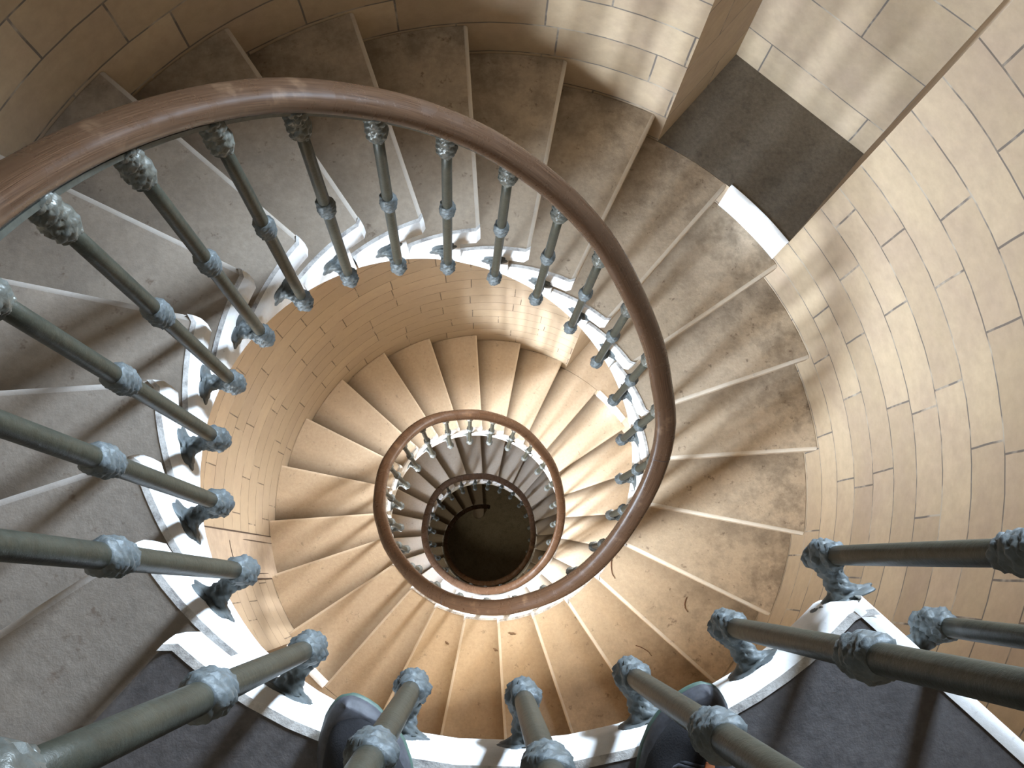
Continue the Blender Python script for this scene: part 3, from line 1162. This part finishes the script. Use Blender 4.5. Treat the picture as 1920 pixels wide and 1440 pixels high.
def shoe(toe, head, label, mirror):
    L, W2 = 0.285, 0.053
    root = thing('sneaker', label, 'shoe', (toe[0], toe[1], 0.0025))
    root.rotation_euler = (0, 0, head)

    def width(u):                                            # u 0 toe .. 1 heel, (left, right) half widths
        s = math.sin(PI * min(1, (u / 0.30)) / 2) ** 0.62 if u < 0.30 else 1.0
        w = W2 * s
        if u > 0.35:
            w *= 1 - 0.26 * smooth((u - 0.35) / 0.35)
        if u > 0.86:
            w *= math.sqrt(max(0.0, 1 - ((u - 0.86) / 0.145) ** 2))
        sh = 0.010 * math.sin(PI * u) * mirror
        return w, sh

    def loft(zlist, grow, name, mat, parent, topf=None):
        us = [0.0015, 0.01, 0.025, 0.05, 0.08, 0.12, 0.17, 0.23, 0.3, 0.38, 0.47, 0.56, 0.65, 0.74, 0.82, 0.88, 0.93, 0.97, 0.995]
        return us
    us = [0.0015, 0.008, 0.02, 0.04, 0.07, 0.11, 0.16, 0.22, 0.3, 0.38, 0.47, 0.56, 0.65, 0.74, 0.82, 0.88, 0.93, 0.97, 0.995]
    # sole + rim: closed band
    def band(z0, z1, g0, g1, name, mat, par, bot=True):
        v, f = [], []
        loop = []
        for u in us:
            w, sh = width(u)
            loop.append((u, 1, w, sh))
        for u in reversed(us):
            w, sh = width(u)
            loop.append((u, -1, w, sh))
        n = len(loop)
        rows = [(z0, g0 - 0.002), (z0 + 0.003, g0), ((z0 + z1) / 2, (g0 + g1) / 2 + 0.0012), (z1 - 0.002, g1), (z1, g1 - 0.003)]
        for (z, g) in rows:
            for (u, sd, w, sh) in loop:
                lift = 0.010 * smooth((0.2 - u) / 0.2)
                gy = g * (1 - 2 * u) if u < 0.1 or u > 0.9 else 0
                v.append((sh + sd * max(0.0012, w + g), -u * L + gy * 0.9, z + lift))
        for r in range(len(rows) - 1):
            for i in range(n):
                i2 = (i + 1) % n
                f.append((r * n + i, r * n + i2, (r + 1) * n + i2, (r + 1) * n + i))
        half = len(us)
        for base in (0, (len(rows) - 1) * n):
            for i in range(half - 1):
                f.append((base + i, base + i + 1, base + n - 2 - i, base + n - 1 - i))
        return fix_normals(mesh_obj(name, v, f, mat, parent=par))
    band(0.0, 0.014, 0.0035, 0.003, 'sole', M_SOLE, root)['label'] = 'grey green sole edge'
    band(0.014, 0.034, 0.0025, -0.006, 'toe_rim', M_RIM, root)['label'] = 'dark grey rubber rim'
    # knitted upper
    v, f = [], []
    seg = 15
    for u in us:
        w, sh = width(u)
        w *= 0.80 + 0.16 * smooth(u / 0.4)
        yy = -(0.038 + 0.957 * u) * L
        top = 0.040 + 0.022 * smooth(u / 0.16) + 0.030 * smooth((u - 0.22) / 0.4)
        lift = 0.010 * smooth((0.2 - u) / 0.2)
        top = 0.0262 + (top - 0.0262) * min(1.0, u / 0.14) ** 0.8
        for s in range(seg):
            a = PI * s / (seg - 1)
            x = math.copysign(abs(math.cos(a)) ** 0.72, math.cos(a)) * w
            z = 0.026 + (top - 0.026) * math.sin(a) ** 0.85
            v.append((x + sh, yy, z + lift))
    for i in range(len(us) - 1):
        for s in range(seg - 1):
            f.append((i * seg + s, i * seg + s + 1, (i + 1) * seg + s + 1, (i + 1) * seg + s))
    up = fix_normals(mesh_obj('knit_upper', v, f, M_KNIT, parent=root))
    up['label'] = 'black navy knitted upper'
    # collar ring around the ankle and tongue
    cvv, cff = [], []
    m_ = 22
    for i in range(m_):
        a = 2 * PI * i / m_
        cx, cy = 0.032 * math.cos(a), -0.198 + 0.056 * math.sin(a)
        for q in range(8):
            b = 2 * PI * q / 8
            d = 0.008 * math.cos(b)
            cvv.append((cx + d * math.cos(a), cy + d * math.sin(a), 0.092 + 0.009 * math.sin(b)))
    for i in range(m_):
        for q in range(8):
            i2, q2 = (i + 1) % m_, (q + 1) % 8
            cff.append((i * 8 + q, i2 * 8 + q, i2 * 8 + q2, i * 8 + q2))
    fix_normals(mesh_obj('ankle_collar', cvv, cff, M_KNIT, parent=root))
    # laces
    lv, lf = [], []
    for q in range(5):
        yy = -0.083 - 0.016 * q
        u = -yy / L
        top = 0.040 + 0.022 + 0.030 * smooth((u - 0.22) / 0.4)
        pts = []
        for i in range(9):
            x = -0.026 + 0.052 * i / 8
            pts.append(Vector((x + width(u)[1], yy + (0.006 if i % 8 else 0.0) * (1 if q % 2 else -1), top + 0.001 - 14 * x * x * 0.9)))
        for i, p in enumerate(pts):
            for k in range(6):
                b = 2 * PI * k / 6
                lv.append((p.x, p.y + 0.0030 * math.cos(b), p.z + 0.0022 * math.sin(b)))
        b0 = len(lv) - 54
        for i in range(8):
            for k in range(6):
                k2 = (k + 1) % 6
                lf.append((b0 + i * 6 + k, b0 + i * 6 + k2, b0 + (i + 1) * 6 + k2, b0 + (i + 1) * 6 + k))
    lc = fix_normals(mesh_obj('laces', lv, lf, M_LACE, parent=root))
    lc['label'] = 'charcoal laces'
    tv = [(-0.006, -0.078, 0.062), (0.006, -0.078, 0.062), (0.005, -0.070, 0.0605), (-0.005, -0.070, 0.0605),
          (-0.006, -0.078, 0.066), (0.006, -0.078, 0.066), (0.005, -0.070, 0.0645), (-0.005, -0.070, 0.0645)]
    tf = [(0, 1, 2, 3), (4, 7, 6, 5), (0, 4, 5, 1), (1, 5, 6, 2), (2, 6, 7, 3), (3, 7, 4, 0)]
    tb = mesh_obj('tab', tv, tf, M_TAB, parent=lc, shade=False)
    tb.location = (0.008, -0.012, 0.004)
    tb['label'] = 'small orange tab below the laces'
    return root


shoe((-0.214, -0.537), math.radians(7), 'left dark knit sneaker with toe over the landing edge, crossed by a baluster', 1)
shoe((0.228, -0.545), math.radians(-15), 'right dark knit sneaker on the landing, nearer the landing corner', -1)

# ------------------------------------------------------------------ twigs and leaves on the treads


def twig(a, b, label, bend, r=0.0022, leaf=False):
    a, b = Vector(a), Vector(b)
    root_ = []
    v, f = [], []
    d = (b - a)
    s = d.cross(Vector((0, 0, 1))).normalized()
    m_ = 10
    seg = 6
    for i in range(m_ + 1):
        u = i / m_
        p = d * u + s * bend * math.sin(PI * u) + s * 0.003 * noise.noise(Vector((u * 6, a.x * 9, 0)))
        w = r * (1 - 0.5 * u)
        sx = 1.0
        if leaf:
            w = 0.0012 + 0.005 * math.sin(PI * u)
            sx = 0.35
        for q in range(seg):
            t = 2 * PI * q / seg
            v.append(p + s * w * math.cos(t) + Vector((0, 0, (w * math.sin(t)) * sx + r * 1.0)))
    for i in range(m_):
        for q in range(seg):
            q2 = (q + 1) % seg
            f.append((i * seg + q, i * seg + q2, (i + 1) * seg + q2, (i + 1) * seg + q))
    f.append(tuple(range(seg)))
    f.append(tuple(m_ * seg + q for q in range(seg)))
    o = fix_normals(mesh_obj('dry_leaf' if leaf else 'twig', v, f, M_LEAF if leaf else M_TWIG))
    o.location = a
    tag(o, label, 'leaf' if leaf else 'twig')
    return o


twig((0.5318, -0.3715, -3.06), (0.5408, -0.4539, -3.06), 'thin reddish twig on a tan step just outside the big handrail loop', 0.010)
twig((0.8574, -0.5497, -3.06), (0.8545, -0.6145, -3.06), 'short curved twig on the tan step, farthest right of the twigs', 0.012)
twig((0.6398, -0.7594, -3.23), (0.71, -0.81, -3.23), 'thin slanting twig on the tan step near the right shoe baluster', -0.008, 0.0016)
twig((0.0633, -0.6969, -3.57), (0.1051, -0.704, -3.57), 'brown dry leaf on a beige step below the bottom of the handrail loop', 0.003, 0.002, True)
twig((-0.0122, -0.7662, -3.57), (0.0124, -0.782, -3.57), 'small dry leaf on the beige step, above the middle baluster', 0.002, 0.002, True)
twig((-0.259, -0.7467, -3.91), (-0.24, -0.7638, -3.91), 'tiny dark leaf scrap on the beige step above the left shoe baluster', 0.002, 0.0018, True)

# ------------------------------------------------------------------ light
W = bpy.data.worlds.new('World')
SC.world = W
W.use_nodes = True
bg = W.node_tree.nodes['Background']
sky = W.node_tree.nodes.new('ShaderNodeTexSky')
sky.sky_type = 'HOSEK_WILKIE'
W.node_tree.links.new(sky.outputs[0], bg.inputs[0])
bg.inputs[1].default_value = 0.3


def window_light(j, power, col, w=WIN_W - 0.08, h=WIN_Z1 - WIN_Z0 - 0.1, tilt=0.0, spread=180, out=0.17, turn=0.0):
    a, z = NICHES[j]
    ld = bpy.data.lights.new('window_daylight', 'AREA')
    ld.shape = 'RECTANGLE'
    ld.size = w
    ld.size_y = h
    ld.energy = power
    ld.color = col
    ld.spread = math.radians(spread)
    o = link(bpy.data.objects.new('window_daylight', ld))
    b_ = a + math.radians(turn)
    d = Vector((-math.cos(b_), -math.sin(b_), -math.tan(math.radians(tilt))))
    o.rotation_euler = d.to_track_quat('-Z', 'Y').to_euler()
    o.location = (math.cos(a) * (BACK + out), math.sin(a) * (BACK + out), z + (WIN_Z0 + WIN_Z1) / 2)
    return o


COOL = (0.80, 0.90, 1.0)
WHITE = (0.95, 0.97, 1.0)
window_light(0, 3, COOL, tilt=20)
window_light(1, 118, (0.68, 0.83, 1.0), tilt=12, spread=112)
window_light(2, 86, (0.75, 0.87, 1.0), tilt=10, turn=-4, spread=98)
window_light(2, 38, (1.0, 0.86, 0.66), tilt=42, turn=-42, spread=75)  # added warm fill aimed at the lower right treads, beside the window's own lamp
window_light(3, 150, (1.0, 0.97, 0.93), tilt=16, spread=150)
window_light(4, 320, (0.96, 0.97, 0.97), tilt=4, spread=150)
window_light(4, 30, (0.5, 0.68, 1.0), tilt=54, spread=40)  # added blue fill steered down onto the third-turn treads
window_light(5, 10, WHITE, tilt=10)
window_light(6, 40, (1.0, 0.9, 0.7), tilt=35)  # added to brighten the ground floor; its window is unseen

# ------------------------------------------------------------------ camera
cam = bpy.data.cameras.new('Camera')
co = link(bpy.data.objects.new('Camera', cam))
cam.sensor_fit = 'HORIZONTAL'
cam.sensor_width = 36.0
cam.lens = 1771.769 / 1920 * 36.0
cam.clip_start = 0.02
Rm = Matrix(((0.9986, 0.0380, -0.0371), (-0.0444, 0.9803, -0.1925), (0.0290, 0.1939, 0.9806)))
co.matrix_world = Matrix.Translation((-0.04177, -0.39357, 1.23447)) @ Rm.to_4x4()
SC.camera = co

SC.view_settings.view_transform = 'Standard'
SC.view_settings.look = 'None'
SC.view_settings.exposure = 0.0
SC.cycles.max_bounces = 8
SC.cycles.adaptive_threshold = 0.02
SC.cycles.diffuse_bounces = 5
SC.cycles.use_denoising = True
